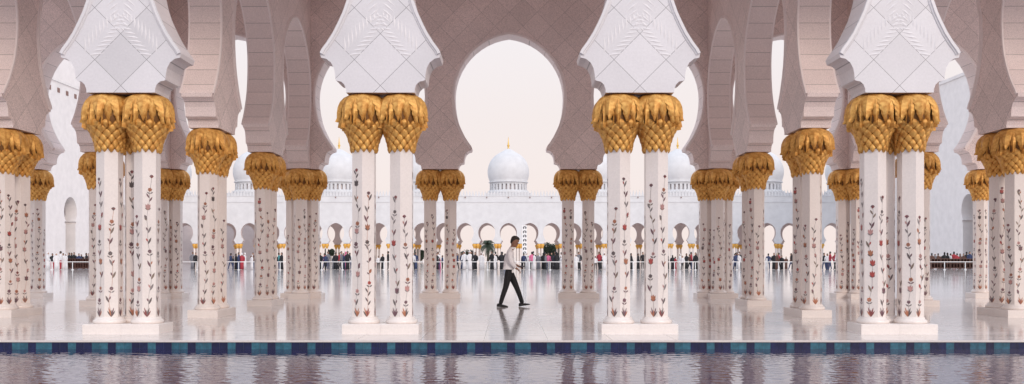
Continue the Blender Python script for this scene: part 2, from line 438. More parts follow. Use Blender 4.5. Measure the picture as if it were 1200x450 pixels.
# carved fronds on the front piers
def frond_relief():
    mb = MB()
    def leaf(x, z, ang, L, wd):
        # slim raised leaflet: root (x,z), direction ang, ridge in the middle
        dx, dz = math.cos(ang), math.sin(ang); px, pz = -dz, dx
        pts = [(0, 0, 0), (.35*L, wd, 0), (L, 0, 0), (.35*L, -wd, 0)]
        vs = [(x+t*dx+o*px, 0, z+t*dz+o*pz) for t, o, _ in pts]
        vs.append((x+.42*L*dx, -.6, z+.42*L*dz))
        mb.add(vs, [(0, 1, 4), (1, 2, 4), (2, 3, 4), (3, 0, 4)], 0)
    def ok(x, z):
        h = z-EYE
        if h > 345: hw = 34
        else: hw = next((c0+(c1-c0)*(h-h0)/(h1-h0) for (c0, h0), (c1, h1) in zip(SPR[12:-1], SPR[13:]) if h0 <= h <= h1), 50)
        return abs(x) < hw-8
    # three fronds springing from the lozenge corner: one upright, two leaning out and down
    def frond(x0, z0, ang, L, n, lmax, back=R(38)):
        for i in range(n):
            t = (i+.5)/n; x = x0+math.cos(ang)*L*t; z = z0+math.sin(ang)*L*t
            l = lmax*math.sin(math.pi*min(1, .25+.75*t))**.6
            for s in (1, -1):
                a = ang+s*back
                ex, ez = x+math.cos(a)*l, z+math.sin(a)*l
                k = 1.0
                while k > .25 and not ok(x+math.cos(a)*l*k, z+math.sin(a)*l*k): k -= .1
                if k > .3 and ok(x, z): leaf(x, z, a, l*k, 2.1)
    frond(0, EYE+352, R(-90), 92, 12, 30, R(50))
    frond(0, EYE+450, R(-90), 90, 14, 27, R(52))
    for s in (1, -1):
        frond(s*55, EYE+214, R(90)+s*R(40), 84, 13, 27, R(42))
        frond(s*30, EYE+300, R(90)-s*R(4), 60, 9, 16, R(40))
    return mb
fr = frond_relief().build_mesh('carved_fronds', [M['mould_w']]); fr.transform(Matrix.Scale(U, 4))
for X in (-447, -149, 149, 447):
    mesh_obj('carved_fronds', fr, front, (X*U, -(TH/2-.15)*U, 0))

# ------------------------------------------------------------------ column parts
def capital_mesh():
    mb = MB()
    prof = [(13.6, 0), (14.6, 2), (15.4, 8), (17.2, 14), (19.8, 20), (23.0, 26), (25.6, 32), (26.6, 40), (26, 50), (22, 58), (17.5, 64), (15, 66)]
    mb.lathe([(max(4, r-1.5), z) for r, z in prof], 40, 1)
    def rr(z):
        z = min(66, max(0, z))
        for (r0, z0), (r1, z1) in zip(prof[:-1], prof[1:]):
            if z0 <= z <= z1: return r0+(r1-r0)*(z-z0)/(z1-z0)
        return prof[-1][0]
    # overlapping rounded scales
    n = 12; K = 12
    for k in range(6):
        zc = 3.2+k*5.4; hh = 5.4
        for i in range(n):
            a = 2*math.pi*(i+(k % 2)*.5)/n; wa = math.pi/n*.94
            def rg(f, o):
                out = []
                for t in range(K):
                    u = 2*math.pi*t/K; cx, cz = math.sin(u), math.cos(u)
                    e_ = (abs(cx)**1.35+abs(cz)**1.35)**(-1/1.35)
                    cx *= e_; cz *= e_
                    z = zc+cz*hh*f; r = rr(z)+o-.9*cz*f; out.append((r*math.cos(a+cx*wa*f), r*math.sin(a+cx*wa*f), z))
                return out
            q = [rg(.99, -1.9), rg(.96, .2), rg(.78, 1.3), rg(.42, 1.9)]
            vs = [p for r_ in q for p in r_]; fs = []
            for m_ in range(3):
                for t in range(K):
                    fs.append((m_*K+t, (m_+1)*K+t, (m_+1)*K+(t+1) % K, m_*K+(t+1) % K))
            fs.append(tuple(3*K+t for t in reversed(range(K))))
            mb.add(vs, fs, 0, True)
    rnd = random.Random(3)
    def leaf(a, path, wd, lift, tw=0.0):
        nl = 14; nw = 8; vs = []
        for i in range(nl+1):
            t = i/nl; q = t*(len(path)-1); j = min(int(q), len(path)-2); f = q-j
            r = path[j][0]+(path[j+1][0]-path[j][0])*f; z = path[j][1]+(path[j+1][1]-path[j][1])*f
            w = wd*((.62+.38*math.sin(math.pi/2*min(1, t/.42))) if t < .42 else max(.02, 1-((t-.42)/.58)**1.35))
            for jx in range(nw+1):
                s = jx/nw*2-1
                jag = (1+.10*((i % 2)*2-1)) if abs(s) == 1 and t > .3 else 1
                off = s*w*jag+tw*t*t
                ro = r+lift*min(1, .25+1.5*t)-3.6*abs(s)**2.0*(.5+.7*t)+(.7 if abs(s) < .1 else (.14 if jx % 2 else -.06))*min(1, 2.2*t)
                vs.append((ro*math.cos(a)-off*math.sin(a), ro*math.sin(a)+off*math.cos(a), z-abs(s)*.8*t))
        fs = [(i*(nw+1)+j, i*(nw+1)+j+1, (i+1)*(nw+1)+j+1, (i+1)*(nw+1)+j) for i in range(nl) for j in range(nw)]
        mb.add(vs, fs, 0, False)
    for tier, (m, wd, lift, tip, off) in enumerate(((18, 4.6, -2.4, 27, .25), (9, 7.6, -.2, 28.5, .5), (9, 8.3, 2.2, 33, 0))):
        for i in range(m):
            a = 2*math.pi*(i+off)/m+rnd.uniform(-.05, .05); dz = rnd.uniform(-2.5, 2.5); dr = rnd.uniform(-.4, .9)
            leaf(a, [(12, 66), (17, 65), (21.8, 62), (25.6, 57), (28.0, 50.5), (28.9, 44), (28.9, 38), (30.2+dr, tip+dz)], wd*rnd.uniform(.95, 1.04), lift, rnd.uniform(-1.3, 1.3))
    me = mb.build_mesh('capital', [M['gold'], M['crevice_shade']]); me.transform(Matrix.Scale(U, 4)); return me

SIDE = 14.7
def shaft_mesh():
    mb = MB(); rings = []
    for z in (15.5, 213.5):
        rings.append([(SIDE*math.cos(math.pi/2+i*math.pi/3), SIDE*math.sin(math.pi/2+i*math.pi/3), z) for i in range(6)])
    mb.loft(rings, 0, True, False)
    me = mb.build_mesh('shaft', [M['shaft']]); me.transform(Matrix.Scale(U, 4)); return me
def base_mesh():
    mb = MB()
    pr = [(17.3, 10.9), (18.1, 11.6), (18.5, 13), (18.1, 14.6), (17.0, 15.6), (16.0, 16.2), (15.6, 17.4), (15.2, 18.6)]
    mb.lathe(pr, 36)
    me = mb.build_mesh('base', [M['shaft']]); me.transform(Matrix.Scale(U, 4)); return me
def plinth_mesh():
    mb = MB(); b = .7
    def ring(h, z): return [(-h, -h, z), (h, -h, z), (h, h, z), (-h, h, z)]
    mb.loft([ring(21.93, 0), ring(21.93, 10.3), ring(21.3, 11)], 0, True, False)
    me = mb.build_mesh('plinth', [M['plinth']]); me.transform(Matrix.Scale(U, 4)); return me

INL = [plain('oxblood_inlay', (.22, .06, .06), .3, var=.3), plain('rust_inlay', (.40, .16, .09), .3, var=.3),
       plain('slate_green_inlay', (.125, .10, .10), .3, var=.3), plain('plum_inlay', (.16, .085, .10), .3, var=.3),
       plain('scarlet_inlay', (.40, .07, .06), .3, var=.2), plain('olive_inlay', (.22, .165, .13), .3, var=.3), plain('rose_inlay', (.48, .26, .24), .3, var=.2), plain('grey_inlay', (.23, .20, .20), .3, var=.3)]
def vine_mesh(seed, amount=1.0):
    rnd = random.Random(seed); mb = MB()
    apo = SIDE*math.cos(math.pi/6)+.13
    for k in range(1):
        a = math.pi/2+math.pi/6+k*math.pi/3
        ca, sa = math.cos(a), math.sin(a)
        lay = [0]
        def P(s, z, e=0.0): r = apo+e; return (r*ca-s*sa, r*sa+s*ca, z)
        def poly(pts, mi):
            ar = sum(pts[i][0]*pts[(i+1) % len(pts)][1]-pts[(i+1) % len(pts)][0]*pts[i][1] for i in range(len(pts)))
            if ar < 0: pts = pts[::-1]
            lay[0] += 1; e = (lay[0] % 5)*.035
            mb.add([P(s, z, e) for s, z in pts], [tuple(range(len(pts)))], mi)
        def petal(s, z, ang, L, wd, mi):
            L *= .94; wd *= .95
            d = (math.cos(ang), math.sin(ang)); p = (-d[1], d[0]); pts = []
            for t, o in ((0, 0), (.25, .75), (.55, 1), (.8, .6), (1, 0), (.8, -.6), (.55, -1), (.25, -.75)):
                pts.append((s+d[0]*L*t+p[0]*wd*o, z+d[1]*L*t+p[1]*wd*o))
            poly(pts, mi)
        ztop = rnd.choice([132, 146, 158, 168, 178, 188])+rnd.uniform(-4, 4)
        amp = rnd.uniform(1.2, 2.8); ph = rnd.uniform(0, 6.3)
        def sx(z): return amp*math.sin(z*(.07+.02*math.sin(ph))+ph)+.5*math.sin(z*.21+2*ph)
        stem_m = rnd.choice([7, 7, 5, 1])
        z = 19.5
        while z < ztop:
            z2 = min(z+5, ztop); w_ = .16
            poly([(sx(z)-w_, z), (sx(z)+w_, z), (sx(z2)+w_, z2), (sx(z2)-w_, z2)], stem_m); z = z2
        # grass-like tuft at the foot
        tm = rnd.choice([1, 0, 3])
        for an, l_ in ((60, 9), (76, 12), (91, 9), (105, 12.5), (121, 9)): petal(sx(20), 18.8, R(an), l_, .85, rnd.choice([tm, tm, 1, 2]))
        z = 34+rnd.uniform(0, 5)
        while z < ztop-2:
            x = sx(z); kind = rnd.choice(['tulip', 'tulip', 'round', 'leaf', 'leaf', 'bud', 'round', 'leaves', 'leaf'])
            fm = rnd.choice([0, 1, 1, 3, 3, 4, 6, 6, 2]); gm = rnd.choice([2, 7, 7, 5, 3])
            if kind == 'tulip':
                for an, l in ((70, 8), (90, 8.6), (110, 8)): petal(x, z, R(an), l, 1.35, fm)
                petal(x, z, R(40), 4.5, .8, gm); petal(x, z, R(140), 4.5, .8, gm)
            elif kind == 'leaves':
                petal(x, z-2, R(60), 7, 1.0, gm); petal(x, z+2, R(120), 7, 1.0, gm)
            elif kind == 'leaf':
                sd = rnd.choice([66, 114]); petal(x, z-3, R(sd), 9.5, 1.25, gm); petal(x, z, R(180-sd), 5, .9, fm)
            elif kind == 'round':
                r0 = rnd.uniform(2.3, 3.1)
                for i in range(6):
                    petal(x, z, R(i*60+15), r0, r0*.42, fm)
                poly([(x+.8*math.cos(R(q*60)), z+.8*math.sin(R(q*60))) for q in range(6)], gm)
                petal(x, z-5, R(35), 4.5, .8, gm); petal(x, z-5, R(145), 4.5, .8, gm)
            else:
                petal(x, z, R(90+rnd.choice([-25, 25])), 6.5, 1.6, fm); petal(x, z-1, R(90+rnd.choice([-50, 50])), 4, .8, gm)
            z += rnd.uniform(10.5, 16)
        petal(sx(ztop), ztop-1, R(90), 4, 1.6, rnd.choice([0, 3, 2]))
        for i in range(5): petal(sx(ztop), ztop+1, R(90+(i-2)*38), 2.6, .9, rnd.choice([0, 3]))
    me = mb.build_mesh('flower_vine', INL); me.transform(Matrix.Scale(U, 4)); return me

CAP, SHAFT, BASE, PLINTH = capital_mesh(), shaft_mesh(), base_mesh(), plinth_mesh()
VINES = [vine_mesh(11+i) for i in range(20)]
vr = random.Random(77)
ncol = 0
def column(X, Y, label, group, turned=False, low=False):
    global ncol
    o = empty('column', (X*U, Y*U, 0)); tag(o, label, 'column', group)
    pl_ = mesh_obj('plinth', PLINTH, o); mesh_obj('base', BASE, o)
    if low: pl_.scale = (.99, .99, .985)
    rz = (R(90) if turned else 0)
    sh = mesh_obj('shaft', SHAFT, o, rz=rz)
    for k in range(6): mesh_obj('flower_vine', vr.choice(VINES), sh, rz=R(60*k))
    mesh_obj('capital', CAP, o, (0, 0, 211.5*U), rz=R(-90 + (0, 14, -11, 7)[ncol % 4]))
    o['kind'] = 'thing'; ncol += 1; return o

H = 22.0
names = {-447: 'far left', -149: 'centre-left', 149: 'centre-right', 447: 'far right'}
for X in (-447, -149, 149, 447):
    for s, w_ in ((-1, 'left'), (1, 'right')):
        column(X+s*H, Y0, f'{w_} white hexagonal column of the {names[X]} cluster at the pool edge', 'flower-inlaid columns by the pool')
    if abs(X) == 447:
        column(X, Y0+24, f'column half hidden behind the {names[X]} cluster at the pool edge', 'flower-inlaid columns by the pool', True, True)
for X, nm in ((-447, 'inner left'), (447, 'inner right'), (-747, 'outer left'), (747, 'outer right')):
    for Y, rn in ((Y1, 'nearer'), (Y2, 'farther')):
        for s, w_ in ((-1, 'front'), (1, 'rear')):
            column(X, Y+s*H, f'{w_} column of the {rn} shaded pair in the {nm} row', 'columns of the side arcades', True)
for X, nm in ((-149, 'just left of the walking man'), (149, 'just right of the walking man'), (-447, 'at the end of the inner left row'), (447, 'at the end of the inner right row'),
              (-745, 'at the end of the outer left row'), (745, 'at the end of the outer right row'), (-1043, 'at the far left edge of the picture'), (1043, 'at the far right edge of the picture')):
    for s, w_ in ((-1, 'left'), (1, 'right')):
        column(X+s*H, Y3, f'{w_} column of the rear pair {nm}', 'columns of the rear arcade')
    if abs(X) > 200 and abs(X) < 1000:
        column(X, Y3-24, f'single column in front of the rear pair {nm}', 'columns of the rear arcade', True, True)

# ------------------------------------------------------------------ far arcade across the courtyard
NB = 17
piers = [300*(i-.5) for i in range(-NB+1, NB+1)]
WALLTOP = 846+EYE
fa = empty('arcade_building', (0, FAR*U, 0))
tag(fa, 'long white crenellated arcade with small domes across the courtyard', 'building')
def raw_wall(name, parent, piers, y, top, thick, mats):
    P = [(piers[0]-41, EYE+189)]
    for a, b in zip(piers[:-1], piers[1:]): P += bay_curve(a, b)
    P += [(piers[-1]+41, EYE+189), (piers[-1]+41, top), (piers[0]-41, top)]
    T0 = tessellate_polygon([[Vector((x, z, 0)) for x, z in P]]); n = len(P); mb = MB(); h = thick/2
    T = []
    for t in T0:
        a, b, c = (P[i] for i in t); s = (b[0]-a[0])*(c[1]-a[1])-(c[0]-a[0])*(b[1]-a[1]); T.append(tuple(t) if s > 0 else (t[0], t[2], t[1]))
    mb.add([(x, y-h, z) for x, z in P], T, 0); mb.add([(x, y+h, z) for x, z in P], [tuple(reversed(t)) for t in T], 1)
    fs = [(i, n+i, n+(i+1) % n, (i+1) % n) for i in range(n)]
    mb.add([(x, y-h, z) for x, z in P]+[(x, y+h, z) for x, z in P], fs, 2)
    return mb.build(name, mats, parent, U)
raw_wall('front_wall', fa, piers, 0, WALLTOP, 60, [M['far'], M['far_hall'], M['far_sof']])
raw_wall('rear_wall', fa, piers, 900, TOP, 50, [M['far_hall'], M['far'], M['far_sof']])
bx = MB(); bx.box(piers[0]-40, piers[-1]+40, 31, 874, TOP-60, TOP-2); bx.build('roof', M['ceiling'], fa, U)
bx = MB(); bx.box(piers[0]-41, piers[-1]+41, -38, -30.5, 764+EYE, 774+EYE); bx.build('cornice', M['far'], fa, U)
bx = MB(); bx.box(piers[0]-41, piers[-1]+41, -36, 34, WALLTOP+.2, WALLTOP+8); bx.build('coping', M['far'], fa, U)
mm = MB()
def merlon(mb, x, y, z):
    prof = [(-15, 0), (15, 0), (15, 20), (9, 26), (12, 38), (7, 52), (3, 66), (0, 84), (-3, 66), (-7, 52), (-12, 38), (-9, 26), (-15, 20)]
    n = len(prof)
    f = [(x+p[0], y-7, z+p[1]) for p in prof]; b = [(x+p[0], y+7, z+p[1]) for p in prof]
    T = tessellate_polygon([[Vector((p[0], p[1], 0)) for p in prof]])
    mb.add(f, [tuple(t) for t in T]); mb.add(b, [tuple(reversed(t)) for t in T])
    mb.add(f+b, [(i, (i+1) % n, n+(i+1) % n, n+i) for i in range(n)])
merlon(mm, 0, 0, 0); MER = mm.build_mesh('merlon', [M['far']]); MER.transform(Matrix.Scale(U, 4))
xs = sorted([43*(i+.5) for i in range(-112, 112) if abs(43*(i+.5)) < piers[-1]], key=abs)
for x in xs[:100]: mesh_obj('merlon', MER, fa, (x*U, 0, (WALLTOP+8)*U))
mm = MB()
for x in xs[100:]: merlon(mm, x, 0, WALLTOP+8)
tag(mm.build('outer_merlons', M['far'], fa, U), kind='stuff')
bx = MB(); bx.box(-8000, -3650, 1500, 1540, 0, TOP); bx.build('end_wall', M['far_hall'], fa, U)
# wall spout lamps under the parapet
for k in range(-9, 10):
    b2 = MB(); b2.box(-6, 6, -44, -30.5, 0, 16); b2.build('wall_lamp', M['window'], fa, U, (k*300*U, 0, (WALLTOP-24)*U))
# domes
def dome_parts():
    d_ = MB(); R0 = 300
    pr = [(262, 0), (262, 10), (284, 14), (286, 26), (272, 32)]
    pr += [(R0*math.cos(R(a))*(1.0), 170+R0*1.02*math.sin(R(a))) for a in range(-27, 66, 6)]
    pr += [(118, 452), (82, 474), (48, 494), (22, 508), (8, 520)]
    d_.lathe(pr, 48)
    dr = MB(); dr.lathe([(292, -100), (292, -78), (276, -74), (276, -30), (250, -30)], 48)
    return d_, dr
d_, dr = dome_parts()
dm = d_.build_mesh('dome', [M['far']]); dm.transform(Matrix.Scale(U, 4))
drm = MB(); nP = 28
drm.lathe([(300, -150), (300, -112), (284, -106), (280, -96)], 48)
drm.lathe([(235, -150), (235, 6)], 48, 1)
for i in range(nP):
    a = 2*math.pi*i/nP; c_, s_ = math.cos(a), math.sin(a)
    hw = 17
    q = [(262*c_-o*s_+dd*c_, 262*s_+o*c_+dd*s_) for o, dd in ((-hw, -24), (hw, -24), (hw, 6), (-hw, 6))]
    drm.loft([[(x, y, z) for x, y in q] for z in (-98, -14)], 0, False, False)
drm.lathe([(268, -14), (268, 0)], 48)
for i in range(nP):
    a = 2*math.pi*(i+.5)/nP; c_, s_ = math.cos(a), math.sin(a)
drm = drm.build_mesh('drum', [M['far'], M['far_sof']]); drm.transform(Matrix.Scale(U, 4))
fn = MB(); fn.lathe([(22, 500), (16, 520), (9, 528), (15, 545), (20, 556), (15, 568), (7, 576), (12, 590), (7, 602), (5, 640), (1, 684)], 12)
fnm = fn.build_mesh('finial', [M['lowwall']]); fnm.transform(Matrix.Scale(U, 4))
for k in range(-4, 5):
    o = mesh_obj('dome', dm, fa, (k*1221*U, 450*U, (1075)*U))
    o.location.z = (88+ (301.4-215)*12.33 - 10)*U
    mesh_obj('drum', drm, o); mesh_obj('finial', fnm, o)
    sq = MB(); sq.box(-330, 330, -330, 330, -330, -150); sq.build('dome_base', M['far'], o, U)

fs_ = MB(); fs_.lathe([(14.5, 10), (14.5, 212)], 8, cap=False); fs_.box(-20, 20, -20, 20, 0, 11)
FSH = fs_.build_mesh('shaft', [M['shaft']]); FSH.transform(Matrix.Scale(U, 4))
fc_ = MB(); fc_.lathe([(14, 210), (20, 232), (27, 246), (31, 252), (29, 268), (20, 278)], 12)
M['gold_far'] = plain('gilded_leaf_far', (.80, .45, .10), .45, .3)
FCP = fc_.build_mesh('capital', [M['gold_far']]); FCP.transform(Matrix.Scale(U, 4))
def ordn(n):
    n = int(n); s = 'th' if 10 <= n % 100 <= 20 else {1: 'st', 2: 'nd', 3: 'rd'}.get(n % 10, 'th'); return f'{n}{s}'
for i, p in enumerate(piers):
    for y, nm, gp in ((0, 'front', 'columns of the far arcade front row'), (900, 'rear', 'columns of the far arcade rear row')):
        if y and abs(p) < 200: pass
        for s, w_ in ((-22, 'left'), (22, 'right')):
            o = empty('distant_column', ((p+s)*U, (FAR+y)*U, 0))
            o['kind'] = 'thing'; tag(o, f'{w_} column of the {ordn(i+1)} tiny gold-topped pair from the left, {nm} row across courtyard', 'column', gp)
            mesh_obj('shaft', FSH, o); mesh_obj('capital', FCP, o)

# ------------------------------------------------------------------ tall side wings
def wing(sx, side, label, pc, HT):
    WX = 4850.0
    w_ = empty('side_wing', (0, 0, 0)); tag(w_, label, 'building')
    ya, yb = 6500.0, 12560.0
    # courtyard face with tall horseshoe portals, local coordinates: along = Y
    def portal(yc, hw, top, spring):
        pts = [(yc-hw*.78, 0), (yc-hw*.78, spring), (yc-hw*.92, spring), (yc-hw*.92, spring+22), (yc-hw*.78, spring+24)]
        cz = spring+24+hw*.75; rad = hw
        a0 = math.asin(.75*1.0) if True else 0
        arc = []
        n = 20
        for i in range(n+1):
            a = R(180+41)-(R(180+41)-R(90))*i/n
            arc.append((yc+rad*math.cos(a), cz+rad*1.12*math.sin(a)*(1.0)))
        pts += [p for p in arc if p[1] > spring+26]
        right = [(2*yc-p[0], p[1]) for p in reversed(pts[:-1])]
        return pts+right
    P = [(ya, 0)]
    for c in (pc-1350, pc, pc+1350): P += portal(c, 145, 0, 460)
    P += [(yb, 0), (yb, HT), (ya, HT)]
    n = len(P); T0 = tessellate_polygon([[Vector((x, z, 0)) for x, z in P]])
    mb = MB(); x0 = sx*WX; x1 = sx*(WX+130)
    mb.add([(x0, y, z) for y, z in P], [tuple(t) for t in T0], 0)
    mb.add([(x1, y, z) for y, z in P], [tuple(t) for t in T0], 0)
    mb.add([(x0, y, z) for y, z in P]+[(x1, y, z) for y, z in P], [(i, (i+1) % n, n+(i+1) % n, n+i) for i in range(n)], 0)
    mb.build('wall', M['wing'], w_, U)
    b = MB(); b.box(min(sx*(WX+900), sx*(WX+960)), max(sx*(WX+900), sx*(WX+960)), ya, yb, 0, HT-20); b.build('inner_wall', M['far_hall'], w_, U)
    b = MB(); b.box(min(sx*(WX+20), sx*(WX+960)), max(sx*(WX+20), sx*(WX+960)), ya+10, yb-10, HT-90, HT-10.5); b.build('roof', M['ceiling'], w_, U)
    b = MB(); b.box(min(sx*(WX-14), sx*(WX+140)), max(sx*(WX-14), sx*(WX+140)), ya, yb, HT+.4, HT+34); b.build('cornice', M['wing'], w_, U)
    # upper block set back, with small windows under its cornice
    if sx > 0: return w_
    b = MB(); b.box(min(sx*(WX+420), sx*(WX+1500)), max(sx*(WX+420), sx*(WX+1500)), 10100, 11200, HT-60, 2500); b.build('upper_block', M['wing'], w_, U)
    for yy in range(9560, 11400, 190):
        b = MB(); xw = sx*(WX-.5)
        b.box(min(xw, xw-sx*3), max(xw, xw-sx*3), yy-26, yy+26, HT-112, HT-62); b.build('window', M['window'], w_, U)
    return w_
wing(-1, 'left', 'tall white side wing with a horseshoe portal left of the courtyard', 10020, 1975.0)
wing(1, 'right', 'tall white side wing with a horseshoe portal right of the courtyard', 9540, 2020.0)

# ------------------------------------------------------------------ palm and bushes beyond
M['palm'] = plain('palm_leaf', (.10, .13, .08), .6, var=.3)
M['bush'] = plain('bush_leaf', (.06, .085, .05), .7, var=.35)
M['bark'] = plain('palm_bark', (.16, .12, .09), .8, var=.3)
def palm(X, Y, h, rad, label, seed=1):
    rnd = random.Random(seed); o = empty('palm_tree', (X*U, Y*U, 0)); tag(o, label, 'palm tree')
    t = MB(); t.lathe([(28, 0), (20, 40), (17, h*.5), (16, h), (22, h+12)], 10); t.build('trunk', M['bark'], o, U)
    c = MB()
    for i in range(80):
        a = rnd.uniform(0, 6.28); el = rnd.uniform(-.5, 1.3); L = rad*rnd.uniform(.8, 1.1); pr = None
        n = 9; pts = []
        for k in range(n+1):
            q = k/n; rr = L*q*math.cos(el)*(1-.12*q); z = h+L*(q*math.sin(el)-.75*q*q)
            pts.append(Vector((rr*math.cos(a), rr*math.sin(a), z)))
        sd = Vector((-math.sin(a), math.cos(a), 0))
        for k in range(n):
            for u in (0, .5):
                p = pts[k].lerp(pts[k+1], u); dr_ = (pts[k+1]-pts[k]).normalized()
                l = 52*math.sin(math.pi*min(1, .2+.8*(k+u)/n))
                for s in (1, -1):
                    e_ = p+sd*s*l+dr_*l*.6+Vector((0, 0, -l*.35))
                    c.add([p-dr_*4, p+dr_*4, e_], [(0, 1, 2)])
            c.add([pts[k]-sd*2, pts[k]+sd*2, pts[k+1]+sd*2, pts[k+1]-sd*2], [(0, 1, 2, 3)])
    c.build('crown', M['palm'], o, U)
def bush(X, Y, w_, h, label, seed=1, n=4500):
    rnd = random.Random(seed); o = empty('bush', (X*U, Y*U, 0)); tag(o, label, 'bush')
    t = MB()
    for k in range(5): t.lathe([(7, 0), (4, h*.5)], 6, cx=(k-2)*w_*.12)
    t.build('trunk', M['bark'], o, U)
    c = MB(); lobes = [(rnd.uniform(-.6, .6)*w_/2, rnd.uniform(-.3, .3)*w_/2, h*rnd.uniform(.35, .72), w_*rnd.uniform(.16, .27)) for _ in range(11)]
    for i in range(n):
        lx, ly, lz, lr = rnd.choice(lobes)
        v = Vector((rnd.gauss(0, 1), rnd.gauss(0, 1), rnd.gauss(0, 1))).normalized()*lr*rnd.uniform(.6, 1.1)
        p = Vector((lx, ly, lz))+v
        if p.z < 2: continue
        a = Vector((rnd.gauss(0, 1), rnd.gauss(0, 1), rnd.gauss(0, 1))).normalized()*12; b_ = a.cross(Vector((rnd.gauss(0, 1), rnd.gauss(0, 1), rnd.gauss(0, 1)))).normalized()*7
        c.add([p-a, p-b_, p+a, p+b_], [(0, 1, 2, 3)])
    c.build('crown', M['bush'], o, U)
def X_at(px, Y): return -2.2+(px-595.6)*Y/1060
palm(X_at(572, 14300), 14300, 290, 210, 'palm tree seen through the far arch left of the walking man')
bush(X_at(548, 14200), 14200, 330, 190, 'low dark bush behind the far arcade, left of the palm tree', 2)
bush(X_at(645, 14200), 14200, 380, 330, 'rounded green bush behind the far arcade, right of the banner', 3)
bush(X_at(386, 14200), 14200, 160, 260, 'green shrub behind the far arcade at left, over the dark crowd', 4)
bush(X_at(491, 14200), 14200, 200, 240, 'dark shrub behind the far arcade, beside the left rear column pair', 5)

# ------------------------------------------------------------------ banner
BY = 8600.0
ba = empty('banner', (X_at(614.6, BY)*U, BY*U, 0)); tag(ba, 'tall narrow white banner with dark curved marks behind the crowd', 'banner')
b = MB(); b.lathe([(3, 0), (3, 395)], 8, cx=-20); b.lathe([(14, 0), (14, 5), (3, 8)], 12, cx=-20); b.build('pole', M['white'], ba, U)
b = MB(); b.box(-17, 24, -1.5, 1.5, 120, 392); b.build('panel', M['white'], ba, U)
mk = MB()
for i in range(7):
    zc = 368-i*40; vo = []; vi = []
    for k in range(13):
        a = R(-60+300*k/12)
        vo.append((3+17*math.cos(a), -1.8, zc+15*math.sin(a))); vi.append((3+5*math.cos(a), -1.8, zc+4+5*math.sin(a)))
    mk.add(vo+vi, [(k, 13+k, 14+k, k+1) for k in range(12)])
mk.build('lettering', M['dark'], ba, U)

# ------------------------------------------------------------------ white crowd barrier
RY = 6230.0
rb = empty('crowd_barrier', (0, RY*U, 0)); tag(rb, 'long low white rail barrier in front of the visitors', 'barrier')
b = MB(); b.box(-3500, 3500, -2, 2, 54, 58.5); b.build('rail', M['white'], rb, U)
b = MB(); b.lathe([(9, 0), (9, 3), (2.6, 4), (2.6, 52.8)], 8); PM = b.build_mesh('post', [M['white']]); PM.transform(Matrix.Scale(U, 4))
for i in range(-24, 25): mesh_obj('post', PM, rb, (i*143*U, 0, 0))

# ------------------------------------------------------------------ wooden shoe cabinets
for (a, b_, side) in ((80, 107, 'left'), (1090, 1147, 'right')):
    Y = 6600.0; n = 3 if side == 'left' else 5
    xa, xb = X_at(a, Y), X_at(b_, Y); wd = (xb-xa)/n
    for i in range(n):
        o = empty('wooden_cabinet', ((xa+wd*(i+.5))*U, Y*U, 0))
        tag(o, f'dark wooden cabinet behind the barrier at the {side}, {ordn(i+1)} from the left in its row', 'cabinet', f'wooden cabinets at the {side}')
        q = MB(); h = wd/2-2
        q.box(-h, h, -14, 14, 6, 12); q.box(-h, h, 10, 14, 12.2, 74)
        for xx in (-h, -h/3, h/3, h-3): q.box(xx, xx+3, -14, 9.8, 12.2, 74)
        q.box(-h+3.2, h-3.2, -13, 9.6, 40, 43)
        q.build('body', M['wood'], o, U)
        q = MB(); q.box(-h-1, h+1, -16, 16, 74.2, 78); q.build('top', M['wood'], o, U)
        q = MB()
        for xx in (-h+1, h-5): q.box(xx, xx+4, -12, -8, 0, 5.8); q.box(xx, xx+4, 8, 12, 0, 5.8)
        q.build('feet', M['wood'], o, U)

# ------------------------------------------------------------------ visitors in the distance
SK = [plain('skin_light', (.42, .25, .18), .6), plain('skin_brown', (.22, .12, .08), .6)]
HAIR = plain('dark_hair', (.02, .015, .012), .7)
CL = {'black': plain('black_cloth', (.014, .014, .017), .8), 'white': plain('white_cloth', (.72, .71, .72), .8), 'navy': plain('navy_cloth', (.03, .045, .11), .8),
      'red': plain('red_cloth', (.36, .035, .05), .8), 'pink': plain('pink_cloth', (.62, .15, .28), .8), 'grey': plain('grey_cloth', (.18, .18, .2), .8),
      'teal': plain('teal_cloth', (.06, .25, .27), .8), 'brown': plain('brown_cloth', (.12, .06, .045), .8), 'beige': plain('beige_cloth', (.45, .38, .30), .8)}
def ring(cx, cy, z, rx, ry, n=10): return [(cx+rx*math.cos(2*math.pi*i/n), cy+ry*math.sin(2*math.pi*i/n), z) for i in range(n)]
def limb(mb, pts, mi, n=8):
    rings = []
    for (x, y, z, r) in pts: rings.append(ring(x, y, z, r, r, n))
    mb.loft(rings, mi)
